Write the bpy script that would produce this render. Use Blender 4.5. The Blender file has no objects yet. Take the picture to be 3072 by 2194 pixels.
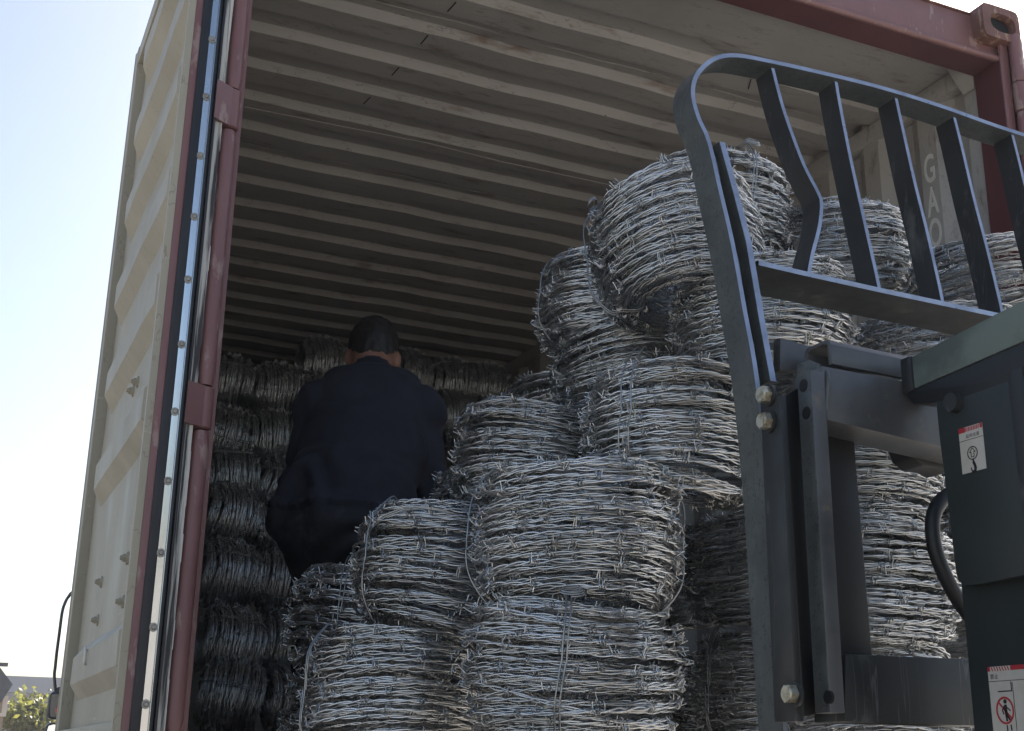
import bpy, bmesh, math, random
import numpy as np
from mathutils import Vector, Matrix
R_ = math.radians
random.seed(7)
scene = bpy.context.scene
col = scene.collection

# ------------------------------------------------------------------ camera
# x across the container (0 = left jamb), y into it (0 = door plane), z up; the ground is z = 0
ZR = 3.64                      # height of the container roof lining above the ground
F, YAW, PIT, ROL = 3800.84, .420054, .305796, .016613
CAM = np.array([-.478168, -2.580261, -2.227452 + ZR])
def _rot():
    f = np.array([math.sin(YAW)*math.cos(PIT), math.cos(YAW)*math.cos(PIT), math.sin(PIT)])
    r = np.array([math.cos(YAW), -math.sin(YAW), 0.]); u = np.cross(r, f)
    r2 = math.cos(ROL)*r + math.sin(ROL)*u; u2 = -math.sin(ROL)*r + math.cos(ROL)*u
    return r2, u2, f
CR, CU, CF = _rot()
cd = bpy.data.cameras.new('camera'); cam = bpy.data.objects.new('camera', cd); col.objects.link(cam)
cd.sensor_fit = 'HORIZONTAL'; cd.sensor_width = 36; cd.lens = 36*F/3072
cd.clip_start = .05; cd.clip_end = 2000
M = Matrix.Identity(4)
for i in range(3):
    M[i][0] = CR[i]; M[i][1] = CU[i]; M[i][2] = -CF[i]; M[i][3] = CAM[i]
cam.matrix_world = M
scene.camera = cam
def ray(u, v): return CF + CR*((u-1536)/F) - CU*((v-1097)/F)
def aty(u, v, y): d = ray(u, v); return CAM + d*((y-CAM[1])/d[1])
def atx(u, v, x): d = ray(u, v); return CAM + d*((x-CAM[0])/d[0])
def atd(u, v, t): return CAM + ray(u, v)*t

# ------------------------------------------------------------------ light
SUN_EL, SUN_AZ = 36.0, 48.0           # azimuth from +Y towards +X: behind the container, to the right
world = bpy.data.worlds.new('World'); scene.world = world; world.use_nodes = True
wn = world.node_tree; wn.nodes.clear()
wo = wn.nodes.new('ShaderNodeOutputWorld'); bg = wn.nodes.new('ShaderNodeBackground')
sky = wn.nodes.new('ShaderNodeTexSky'); sky.sky_type = 'NISHITA'; sky.sun_disc = False
sky.sun_elevation = R_(SUN_EL); sky.sun_rotation = R_(SUN_AZ)
sky.air_density = 1.0; sky.dust_density = 2.6; sky.ozone_density = 1.0; sky.altitude = 0
wn.links.new(sky.outputs[0], bg.inputs[0]); bg.inputs[1].default_value = .05
wn.links.new(bg.outputs[0], wo.inputs[0])
sd = bpy.data.lights.new('sun', 'SUN'); sd.energy = 5.0; sd.angle = R_(.6); sd.color = (1, .95, .88)
sun = bpy.data.objects.new('sun', sd); col.objects.link(sun)
a, e = R_(SUN_AZ), R_(SUN_EL)
sdir = Vector((math.sin(a)*math.cos(e), math.cos(a)*math.cos(e), math.sin(e)))
sun.rotation_euler = sdir.to_track_quat('Z', 'Y').to_euler()
scene.view_settings.view_transform = 'Standard'; scene.view_settings.look = 'None'
scene.view_settings.gamma = 1; scene.view_settings.exposure = 2.02
scene.cycles.max_bounces = 8; scene.cycles.diffuse_bounces = 7; scene.cycles.glossy_bounces = 3
scene.cycles.caustics_reflective = False; scene.cycles.caustics_refractive = False
scene.cycles.sample_clamp_indirect = 6

# ------------------------------------------------------------------ materials
def mat(name, c, rough=.5, metal=0., c2=None, scale=8., stretch=(1,1,1), lo=.4, hi=.65, bump=0., bscale=60.,
        c3=None, s3=20., lo3=.62, hi3=.72, stretch3=(1,1,1), rvar=0., spec=.5, detail=6, veins=None, objvar=None):
    m = bpy.data.materials.new(name); m.use_nodes = True
    nt = m.node_tree; N = nt.nodes; L = nt.links; b = N['Principled BSDF']
    b.inputs['Roughness'].default_value = rough; b.inputs['Metallic'].default_value = metal
    b.inputs['Specular IOR Level'].default_value = spec
    tc = N.new('ShaderNodeTexCoord')
    def noise(s, st, d=detail):
        mp = N.new('ShaderNodeMapping'); mp.inputs['Scale'].default_value = st
        L.new(tc.outputs['Object'], mp.inputs[0])
        n = N.new('ShaderNodeTexNoise'); n.inputs['Scale'].default_value = s; n.inputs['Detail'].default_value = d
        n.inputs['Roughness'].default_value = .6
        L.new(mp.outputs[0], n.inputs['Vector']); return n
    def ramp(n, l, h):
        r = N.new('ShaderNodeMapRange'); r.inputs[1].default_value = l; r.inputs[2].default_value = h
        L.new(n.outputs['Fac'], r.inputs[0]); return r
    cur = None
    if c2:
        n = noise(scale, stretch); r = ramp(n, lo, hi)
        mx = N.new('ShaderNodeMix'); mx.data_type = 'RGBA'
        mx.inputs['A'].default_value = (*c, 1); mx.inputs['B'].default_value = (*c2, 1)
        L.new(r.outputs[0], mx.inputs['Factor']); cur = mx.outputs['Result']
    if c3:
        n = noise(s3, stretch3); r = ramp(n, lo3, hi3)
        mx = N.new('ShaderNodeMix'); mx.data_type = 'RGBA'
        if cur: L.new(cur, mx.inputs['A'])
        else: mx.inputs['A'].default_value = (*c, 1)
        mx.inputs['B'].default_value = (*c3, 1)
        L.new(r.outputs[0], mx.inputs['Factor']); cur = mx.outputs['Result']
    if veins:
        n = noise(veins[1], veins[2], 4)
        s1 = N.new('ShaderNodeMath'); s1.operation = 'SUBTRACT'; s1.inputs[1].default_value = .5; L.new(n.outputs['Fac'], s1.inputs[0])
        s2 = N.new('ShaderNodeMath'); s2.operation = 'ABSOLUTE'; L.new(s1.outputs[0], s2.inputs[0])
        r = N.new('ShaderNodeMapRange'); r.inputs[1].default_value = veins[3]; r.inputs[2].default_value = veins[3]*2.2
        r.inputs[3].default_value = 1; r.inputs[4].default_value = 0; L.new(s2.outputs[0], r.inputs[0])
        mx = N.new('ShaderNodeMix'); mx.data_type = 'RGBA'
        if cur: L.new(cur, mx.inputs['A'])
        else: mx.inputs['A'].default_value = (*c, 1)
        mx.inputs['B'].default_value = (*veins[0], 1)
        L.new(r.outputs[0], mx.inputs['Factor']); cur = mx.outputs['Result']
    if objvar:
        oi = N.new('ShaderNodeObjectInfo'); r = N.new('ShaderNodeMapRange'); r.inputs[3].default_value = objvar; r.inputs[4].default_value = 1.
        L.new(oi.outputs['Random'], r.inputs[0]); mx = N.new('ShaderNodeMix'); mx.data_type = 'RGBA'; mx.blend_type = 'MULTIPLY'; mx.inputs['Factor'].default_value = 1.
        L.new(cur, mx.inputs['A']); L.new(r.outputs[0], mx.inputs['B']); cur = mx.outputs['Result']
    if cur: L.new(cur, b.inputs['Base Color'])
    else: b.inputs['Base Color'].default_value = (*c, 1)
    if rvar:
        n = noise(scale*2.3, stretch); r = N.new('ShaderNodeMapRange')
        r.inputs[1].default_value = .3; r.inputs[2].default_value = .7
        r.inputs[3].default_value = max(.05, rough-rvar); r.inputs[4].default_value = min(1, rough+rvar)
        L.new(n.outputs['Fac'], r.inputs[0]); L.new(r.outputs[0], b.inputs['Roughness'])
    if bump:
        n = noise(bscale, (1,1,1), 3); bp = N.new('ShaderNodeBump'); bp.inputs['Strength'].default_value = bump
        bp.inputs['Distance'].default_value = .004
        L.new(n.outputs['Fac'], bp.inputs['Height']); L.new(bp.outputs[0], b.inputs['Normal'])
    return m
MT = {}
MT['beige'] = mat('beige_paint', (.43,.385,.295), .58, c2=(.37,.328,.25), scale=3, stretch=(1,1,.35), bump=.05, bscale=25,
                  c3=(.46,.435,.37), s3=30, lo3=.64, hi3=.72, stretch3=(1,.2,2.5), rvar=.12, veins=((.31,.27,.205),7,(1,2.6,.5),.0018))
MT['lining'] = mat('lining_paint', (.47,.445,.415), .5, c2=(.40,.38,.355), scale=2.2, bump=.06, bscale=9,
                   c3=(.22,.165,.13), s3=10, lo3=.58, hi3=.74, stretch3=(.5,2,1), rvar=.1, veins=((.30,.27,.24),5,(.5,2.2,1),.0016))
MT['red'] = mat('red_oxide_paint', (.255,.128,.122), .45, c2=(.205,.098,.094), scale=5, stretch=(1,1,.4), bump=.12, bscale=30,
                c3=(.35,.235,.21), s3=16, lo3=.58, hi3=.64, stretch3=(1.5,1.5,.5), rvar=.12)
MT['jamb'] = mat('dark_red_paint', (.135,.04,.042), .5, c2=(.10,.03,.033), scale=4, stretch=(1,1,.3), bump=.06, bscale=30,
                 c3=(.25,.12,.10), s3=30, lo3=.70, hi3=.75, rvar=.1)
MT['rust'] = mat('rusted_casting', (.20,.09,.075), .6, c2=(.15,.07,.05), scale=12, bump=.3, bscale=60,
                 c3=(.36,.22,.14), s3=16, lo3=.54, hi3=.60, stretch3=(2.5,2.5,.8))
MT['rubber'] = mat('black_rubber', (.018,.018,.021), .55, c2=(.03,.03,.034), scale=9, stretch=(1,1,.2))
MT['steel'] = mat('bright_steel_strip', (.78,.78,.78), .22, 1., c2=(.66,.65,.63), scale=14, stretch=(1,1,.15), rvar=.08, bump=.04, bscale=18)
MT['rivet'] = mat('dull_rivet', (.42,.39,.34), .5, .6, c2=(.30,.27,.23), scale=40)
MT['worn'] = mat('worn_white_seal', (.66,.63,.57), .6, c2=(.05,.045,.045), scale=11, stretch=(7,7,.22), lo=.47, hi=.56, bump=.3, bscale=60)
MT['letter'] = mat('white_lettering', (.78,.755,.70), .6, c2=(.72,.69,.63), scale=30)
MT['wire'] = mat('galvanised_wire', (.83,.83,.825), .28, .95, c2=(.56,.545,.51), scale=7, lo=.42, hi=.72, rvar=.1, objvar=.76)
MT['wire_dull'] = mat('dull_galvanised_wire', (.82,.82,.82), .32, .94, c2=(.60,.60,.60), scale=10)
MT['tie'] = mat('tie_wire_steel', (.40,.40,.40), .38, .93, c2=(.27,.265,.255), scale=25)
MT['lift'] = mat('dark_grey_truck_paint', (.034,.0345,.034), .42, spec=.38, c2=(.022,.0225,.022), scale=6, bump=.06, bscale=40,
                 c3=(.13,.127,.12), s3=13, lo3=.60, hi3=.74, stretch3=(1,1,.45), rvar=.14, veins=((.075,.075,.075),7,(1.5,1.5,.10),.0018))
MT['scuffed'] = mat('scuffed_grey_steel', (.105,.112,.104), .42, .15, c2=(.066,.070,.067), scale=9, bump=.15, bscale=55,
                    c3=(.13,.135,.125), s3=14, lo3=.58, hi3=.72, stretch3=(1.4,1.4,.5), rvar=.12, veins=((.035,.036,.035),34,(1,1,.7),.004))
MT['edge'] = mat('sky_lit_edge', (.42,.45,.53), .36, .8, c2=(.30,.32,.38), scale=18, rvar=.1)  # pale blue put into the colour for sky reflected on near faces
MT['beam'] = mat('greyed_beam_steel', (.110,.111,.114), .40, .22, c2=(.064,.065,.067), scale=7, bump=.08, bscale=40, c3=(.17,.14,.11), s3=15, lo3=.64, hi3=.72, rvar=.12)
MT['matte'] = mat('black_mast_steel', (.012,.012,.013), .5)
MT['panelgrey'] = mat('slate_mast_paint', (.037,.044,.043), .42, spec=.35, c2=(.029,.035,.034), scale=4, c3=(.09,.095,.085), s3=24, lo3=.72, hi3=.78, rvar=.08)
MT['green'] = mat('faded_green_paint', (.15,.178,.152), .6, c2=(.085,.10,.085), scale=8, lo=.48, hi=.62, bump=.12, bscale=45,
                  c3=(.24,.27,.22), s3=18, lo3=.60, hi3=.68, stretch3=(1,1,.5))
MT['bolt'] = mat('zinc_bolt', (.55,.51,.40), .40, .7, c2=(.25,.20,.13), scale=70, lo=.48, hi=.66)
MT['hole'] = mat('hole_dark', (.008,.008,.008), .8)
MT['label'] = mat('label_paper', (.56,.51,.44), .5, c2=(.50,.45,.37), scale=30)
MT['lred'] = mat('label_red', (.42,.022,.03), .5)
MT['lblack'] = mat('label_black', (.016,.013,.012), .5)
MT['skin'] = mat('skin', (.34,.175,.12), .55, c2=(.28,.135,.09), scale=30)
MT['shirt'] = mat('navy_black_shirt', (.019,.020,.031), .85, c2=(.028,.029,.042), scale=6, bump=.5, bscale=9)
MT['trouser'] = mat('black_trousers', (.020,.020,.025), .8, c2=(.065,.064,.066), scale=11, lo=.54, hi=.72, bump=.6, bscale=12)
MT['shoe'] = mat('black_shoe', (.02,.02,.02), .6)
MT['hair'] = mat('black_hair', (.010,.008,.008), .55, c2=(.022,.017,.015), scale=60, bump=.6, bscale=150)
MT['ground'] = mat('concrete_yard', (.21,.20,.185), .85, c2=(.175,.167,.155), scale=.35, c3=(.19,.18,.165), s3=1.3, lo3=.6, hi3=.75, bump=.3, bscale=20)
MT['ply'] = mat('plywood_floor', (.20,.13,.08), .7, c2=(.13,.085,.055), scale=5, stretch=(1,.1,1))
MT['wall_grey'] = mat('grey_render', (.40,.37,.37), .8, c2=(.36,.335,.335), scale=.4)
MT['wall_tan'] = mat('tan_render', (.32,.24,.17), .8, c2=(.26,.19,.135), scale=1.5)
MT['roof_grey'] = mat('grey_roof', (.12,.115,.115), .7, c2=(.09,.085,.085), scale=2)
MT['trim'] = mat('pale_trim', (.62,.54,.46), .7)
MT['glass'] = mat('dark_glass', (.05,.055,.06), .12)
MT['mirror'] = mat('mirror_glass', (.55,.57,.6), .04, 1.)
MT['black'] = mat('black_plastic', (.016,.016,.017), .4)
MT['orange'] = mat('orange_lens', (.75,.12,.03), .3)
MT['bark'] = mat('bark', (.10,.075,.05), .9, c2=(.06,.045,.03), scale=20)
def leafmat():
    m = mat('leaf', (.12,.125,.03), .5, c2=(.17,.165,.04), scale=2.5)
    nt = m.node_tree; b = nt.nodes['Principled BSDF']; out = nt.nodes['Material Output']
    t = nt.nodes.new('ShaderNodeBsdfTranslucent'); t.inputs[0].default_value = (.20,.20,.04,1)
    mx = nt.nodes.new('ShaderNodeMixShader'); mx.inputs[0].default_value = .45
    nt.links.new(b.outputs[0], mx.inputs[1]); nt.links.new(t.outputs[0], mx.inputs[2]); nt.links.new(mx.outputs[0], out.inputs[0])
    return m
MT['leaf'] = leafmat()

# ------------------------------------------------------------------ helpers
def tag(o, label=None, cat=None, group=None, kind=None):
    if label: o['label'] = label
    if cat: o['category'] = cat
    if group: o['group'] = group
    if kind: o['kind'] = kind
    return o
def empty(name, loc=(0,0,0)):
    o = bpy.data.objects.new(name, None); col.objects.link(o); o.location = loc; o.empty_display_size = .1
    return o
class MB:
    """collects geometry in world metres"""
    def __init__(s): s.v = []; s.f = []
    def add(s, vs, fs):
        n = len(s.v); s.v += [tuple(map(float, p)) for p in vs]; s.f += [tuple(i+n for i in f) for f in fs]; return s
    def box(s, a, b):
        (x0,y0,z0),(x1,y1,z1) = a, b
        vs = [(x0,y0,z0),(x1,y0,z0),(x1,y1,z0),(x0,y1,z0),(x0,y0,z1),(x1,y0,z1),(x1,y1,z1),(x0,y1,z1)]
        return s.add(vs, [(0,3,2,1),(4,5,6,7),(0,1,5,4),(1,2,6,5),(2,3,7,6),(3,0,4,7)])
    def prism(s, poly, ext):
        n = len(poly); p = [np.array(q, float) for q in poly]; e = np.array(ext, float)
        vs = p + [q+e for q in p]
        return s.add(vs, [tuple(range(n))[::-1], tuple(range(n, 2*n))] + [(i,(i+1)%n,(i+1)%n+n,i+n) for i in range(n)])
    def cyl(s, a, b, r, r2=None, n=20, caps=True):
        a = np.array(a, float); b = np.array(b, float); d = b-a; d /= np.linalg.norm(d)
        u = np.cross(d, (0,0,1.) if abs(d[2]) < .9 else (1.,0,0)); u /= np.linalg.norm(u); w = np.cross(d, u)
        r2 = r if r2 is None else r2; vs = []
        for c, rr in ((a,r),(b,r2)):
            for i in range(n):
                t = 2*math.pi*i/n; vs.append(c + rr*(math.cos(t)*u + math.sin(t)*w))
        fs = [(i,(i+1)%n,(i+1)%n+n,i+n) for i in range(n)]
        if caps: fs += [tuple(range(n))[::-1], tuple(range(n,2*n))]
        return s.add(vs, fs)
    def tube(s, pts, r, n=8, closed=False):
        P = np.array(pts, float); m = len(P)
        T = (np.roll(P,-1,0)-np.roll(P,1,0)) if closed else np.gradient(P, axis=0)
        T /= np.linalg.norm(T, axis=1)[:,None]
        up = np.array((.13,.21,.97)); nrm = np.cross(T[0], up)
        if np.linalg.norm(nrm) < .1: nrm = np.cross(T[0], (1,0,0))
        nrm /= np.linalg.norm(nrm); vs = []
        for i in range(m):
            nrm = nrm - T[i]*nrm.dot(T[i]); nrm /= np.linalg.norm(nrm); bi = np.cross(T[i], nrm)
            rr = r[i] if hasattr(r, '__len__') else r
            for k in range(n):
                t = 2*math.pi*k/n; vs.append(P[i]+rr*(math.cos(t)*nrm+math.sin(t)*bi))
        fs = []
        for i in range(m if closed else m-1):
            j = (i+1) % m
            fs += [(i*n+k, i*n+(k+1)%n, j*n+(k+1)%n, j*n+k) for k in range(n)]
        if not closed: fs += [tuple(range(n))[::-1], tuple((m-1)*n+k for k in range(n))]
        return s.add(vs, fs)
    def build(s, name, m, parent=None, smooth=False, bevel=0., angle=40):
        me = bpy.data.meshes.new(name); me.from_pydata(s.v, [], s.f); me.update()
        bm = bmesh.new(); bm.from_mesh(me); bmesh.ops.recalc_face_normals(bm, faces=bm.faces)
        if bevel:
            bmesh.ops.remove_doubles(bm, verts=bm.verts, dist=1e-5)
            bmesh.ops.bevel(bm, geom=[e for e in bm.edges if len(e.link_faces) == 2 and e.calc_face_angle(0) > .5],
                            offset=bevel, segments=2, profile=.6, affect='EDGES')
        if smooth or bevel:
            for f in bm.faces: f.smooth = True
            for ed in bm.edges:
                if len(ed.link_faces) == 2 and ed.calc_face_angle(0) > R_(angle): ed.smooth = False
        bm.to_mesh(me); bm.free()
        return link(name, me, m, parent)
def link(name, me, m, parent=None):
    o = bpy.data.objects.new(name, me)
    if m and not me.materials: me.materials.append(MT[m] if isinstance(m, str) else m)
    col.objects.link(o)
    if parent:
        o.parent = parent; o.matrix_parent_inverse = wmat(parent).inverted()
    return o
def wmat(o):
    m = o.matrix_basis.copy()
    if o.parent: m = wmat(o.parent) @ o.matrix_parent_inverse @ m
    return m
def box(name, a, b, m, parent=None, bevel=0.):
    return MB().box((a[0],a[1],a[2]+ZR), (b[0],b[1],b[2]+ZR)).build(name, m, parent, bevel=bevel)
def copy_tree(o, parent=None):
    c = o.copy(); col.objects.link(c)
    if parent: c.parent = parent
    for ch in list(o.children): copy_tree(ch, c)
    return c

# ------------------------------------------------------------------ ground
g = MB().add([(-900,-900,0),(900,-900,0),(900,900,0),(-900,900,0)], [(0,1,2,3)]).build('ground', 'ground')
tag(g, kind='structure')

# ------------------------------------------------------------------ container
W, LEN, FL = 2.34, 6.05, -2.39
HB = -.078                                     # underside of the door header
ct = empty('shipping_container', (W/2, LEN/2, ZR+FL-.16))
tag(ct, 'open red shipping container with beige lining, loaded with barbed wire coils', 'container')
toe = lambda y: max(0., .0965*(y-1.6))         # the left side draws in towards the front end
# roof lining: corrugated across
prof = [(.05, -.014), (.405, -.014), (.412, .014)]
y0 = .5202
while y0 < LEN-.3:
    prof += [(y0-.011, .012), (y0+.011, -.014), (y0+.105, -.014), (y0+.118, .012)]; y0 += .2225
prof.append((LEN, .014))
mb = MB(); n = len(prof)
NX = 25
from mathutils import noise as mno
for i in range(NX):
    sag = .004*math.sin(i*2.1)
    for (y, z) in prof: mb.v.append((-.03+max(0.,.0965*(y-1.6))*(1-i/(NX-1)) + (W+.06)*i/(NX-1), y, z+ZR+.006*mno.noise(Vector((i*.33, y*1.4, 2.)))+.003*mno.noise(Vector((i*.9, y*4.5, 5.)))))
for i in range(NX-1):
    mb.f += [(i*n+k, (i+1)*n+k, (i+1)*n+k+1, i*n+k+1) for k in range(n-1)]
mb.build('roof_lining', 'lining', ct)
for k_ in range(5):                                      # weld seams between the roof sheets
    ys = .5202+.2225*(1+5*k_)-.053
    MB().tube([(x, ys+.0012*math.sin(x*31), ZR+.0105+.002*math.sin(x*9)) for x in np.linspace(.02+toe(ys), W-.02, 60)], .0032, 5).build('weld_seam', 'lining', ct, True)
MB().prism([(-.05,.115,ZR+.05),(W+.05,.115,ZR+.05),(W+.05,LEN,ZR+.05),(-.04+toe(LEN),LEN,ZR+.05),(-.05,1.6,ZR+.05)], (0,0,.04)).build('roof_skin', 'red', ct)
def wall(x_in, x_out, name):
    pts = [(.10, x_in)]; y = .314-.278+.04-.04
    y = .036+.0
    pts = [(.112, x_in), (.17, x_in), (.19, x_out), (.246, x_out)]
    y = .314
    while y < LEN-.2:
        pts += [(y, x_in), (y+.078, x_in), (y+.140, x_out), (y+.216, x_out)]; y += .278
    pts.append((LEN, x_in))
    mb = MB()
    for (y, x) in pts:
        if x < 1: x += toe(y)
        mb.v += [(x,y,ZR+FL),(x,y,ZR+.02)]
    mb.f = [(2*i,2*i+2,2*i+3,2*i+1) for i in range(len(pts)-1)]
    return mb.build(name, 'lining', ct)
wall(W+.008, W+.042, 'side_wall'); wall(-.008, -.042, 'side_wall')
mb = MB()
for y in (.12,1.6,LEN): mb.v += [(-.05+toe(y),y,ZR+FL-.1),(-.05+toe(y),y,ZR+.05),(-.044+toe(y),y,ZR+FL-.1),(-.044+toe(y),y,ZR+.05)]
mb.f = [(0,4,5,1),(4,8,9,5),(2,6,7,3),(6,10,11,7)]; mb.build('side_skin', 'red', ct)
box('side_skin', (W+.047,.12,FL-.1), (W+.052,LEN,.05), 'red', ct)
box('front_wall', (-.04+toe(LEN),LEN,FL-.1), (W+.05,LEN+.05,.09), 'lining', ct)
MB().prism([(-.05,0,ZR+FL-.16),(W+.05,0,ZR+FL-.16),(W+.05,LEN,ZR+FL-.16),(-.04+toe(LEN),LEN,ZR+FL-.16),(-.05,1.6,ZR+FL-.16)], (0,0,.16)).build('floor', 'ply', ct)
# top rail tube under the roof on both sides, with gusset
for x0, x1 in ((W-.004, W+.046),):
    box('top_rail', (x0,.115,-.085), (x1,LEN,-.018), 'lining', ct, .006)
mb = MB(); mb.prism([(W-.075,.118,ZR-.02),(W+.0,.118,ZR-.02),(W+.0,.118,ZR-.125)], (0,.05,0)); mb.build('gusset', 'lining', ct)
# header beam: face, underside lip
hd = box('header', (-.02,.020,HB), (W+.02,.113,.062), 'red', ct, .004)
mb = MB(); mb.tube([(-.02,.012,ZR+HB+.002),(W+.012,.012,ZR+HB+.002)], .011, 10); mb.build('header_lip', 'red', ct, True)
mb = MB(); mb.prism([(-.02,.010,ZR+.064),(-.02,.06,ZR+.092),(-.02,.12,ZR+.092),(-.02,.12,ZR+.064)], (W+.04,0,0)); mb.build('header_cap', 'red', ct)
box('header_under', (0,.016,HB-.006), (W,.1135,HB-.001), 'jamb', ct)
mb = MB(); mb.box((1.42,-.005,ZR+.045),(1.60,.02,ZR+.075)); mb.build('cam_keeper', 'red', ct, bevel=.005)
# posts
def casting(sx, name='corner_casting'):
    """corner casting with its oval hole: a box frame round an oval"""
    x0 = W-.085 if sx > 0 else .085; x1 = x0 + sx*.152
    y0_, y1_, z0, z1 = -.030, .11, -.032, .086
    mb = MB()
    cx, cz = (x0+x1)/2, (z0+z1)/2; hx, hz = abs(x1-x0)/2, (z1-z0)/2
    NN = 32; outer = []; inner = []
    for i in range(NN):
        t = 2*math.pi*(i+.5)/NN; c, s_ = math.cos(t), math.sin(t)
        k = 1/max(abs(c)/hx, abs(s_)/hz); q = 9.
        k = 1/((abs(c)/hx)**q + (abs(s_)/hz)**q)**(1/q)
        outer.append((cx+c*k, cz+s_*k))
        e_ = 1/((abs(c)/.052)**2.6+(abs(s_)/.033)**2.6)**(1/2.6)
        inner.append((cx+.006+c*e_, cz+s_*e_))
    vs = [(p[0],y0_,p[1]+ZR) for p in outer]+[(p[0],y0_,p[1]+ZR) for p in inner]+[(p[0],y1_,p[1]+ZR) for p in outer]+[(p[0],y0_+.03,p[1]+ZR) for p in inner]
    fs = []
    for i in range(NN):
        j = (i+1)%NN
        fs += [(i,j,NN+j,NN+i), (i,j,2*NN+j,2*NN+i), (NN+i,NN+j,3*NN+j,3*NN+i)]
    fs += [tuple(range(2*NN,3*NN))]
    mb.add(vs, fs); o = mb.build(name, 'rust', ct, True, angle=35)
    mb2 = MB(); mb2.add([(p[0],y0_+.029,p[1]+ZR) for p in inner], [tuple(range(NN))]); h = mb2.build('hole', 'hole', o)
    return o
casting(1); casting(-1)
# right post: jamb return, front plate, groove, outer web
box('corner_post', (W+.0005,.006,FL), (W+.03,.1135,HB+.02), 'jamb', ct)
box('post_front', (W-.001,-.004,FL), (W+.032,.006,.004), 'red', ct, .003)
mb = MB(); mb.tube([(W+.002,.0,ZR+FL),(W+.002,.0,ZR+HB+.01)], .006, 8); mb.build('post_edge', 'red', ct, True)
box('post_groove', (W+.032,.03,FL), (W+.068,.06,.004), 'jamb', ct)
box('post_outer', (W+.066,-.012,FL), (W+.092,.10,.006), 'red', ct, .004)
# left post
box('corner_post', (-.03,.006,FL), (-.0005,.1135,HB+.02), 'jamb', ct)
box('post_front', (-.032,-.002,FL), (.0,.008,.004), 'red', ct, .003)
box('post_outer', (-.062,.02,FL), (-.036,.10,.006), 'red', ct, .004)
def hinge_side(s, xb, zs):
    """hinge pin tubes on the post and the knuckles with their leaves on the door"""
    top = .0; cuts = []
    for (a_, b_) in zs: cuts.append((top, a_)); top = b_
    cuts.append((top, FL))
    cx, cy = xb - s*.033, -.024
    for (a_, b_) in cuts:
        mb = MB(); zz = np.linspace(a_-.003, b_+.003, 24)
        rr = [.0195]*24; rr[0] = .016; rr[-1] = .016
        mb.tube([(cx + .0006*math.sin(z*7), cy, ZR+z) for z in zz], rr, 20); mb.build('pin_tube', 'red', ct, True)
    for (a_, b_) in zs:
        mb = MB(); mb.tube([(cx,cy,ZR+z) for z in (a_-.001, a_-.004, b_+.004, b_+.001)], [.018,.0215,.0215,.018], 20)
        x1 = cx - s*.040
        mb.prism([(cx,cy-.0205,ZR+b_+.002),(x1,cy-.046,ZR+b_+.002),(x1,cy-.036,ZR+b_+.002),(cx,cy-.004,ZR+b_+.002)], (0,0,a_-b_-.004))
        mb.build('hinge', 'red', ct, True, angle=30)
HZ = [(-.115,-.215), (-.803,-.900), (-1.492,-1.583), (-2.18,-2.275)]
hinge_side(1, 0., HZ); hinge_side(-1, W+.010, [(-.17,-.27), (-.86,-.96), (-1.55,-1.65)])

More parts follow.
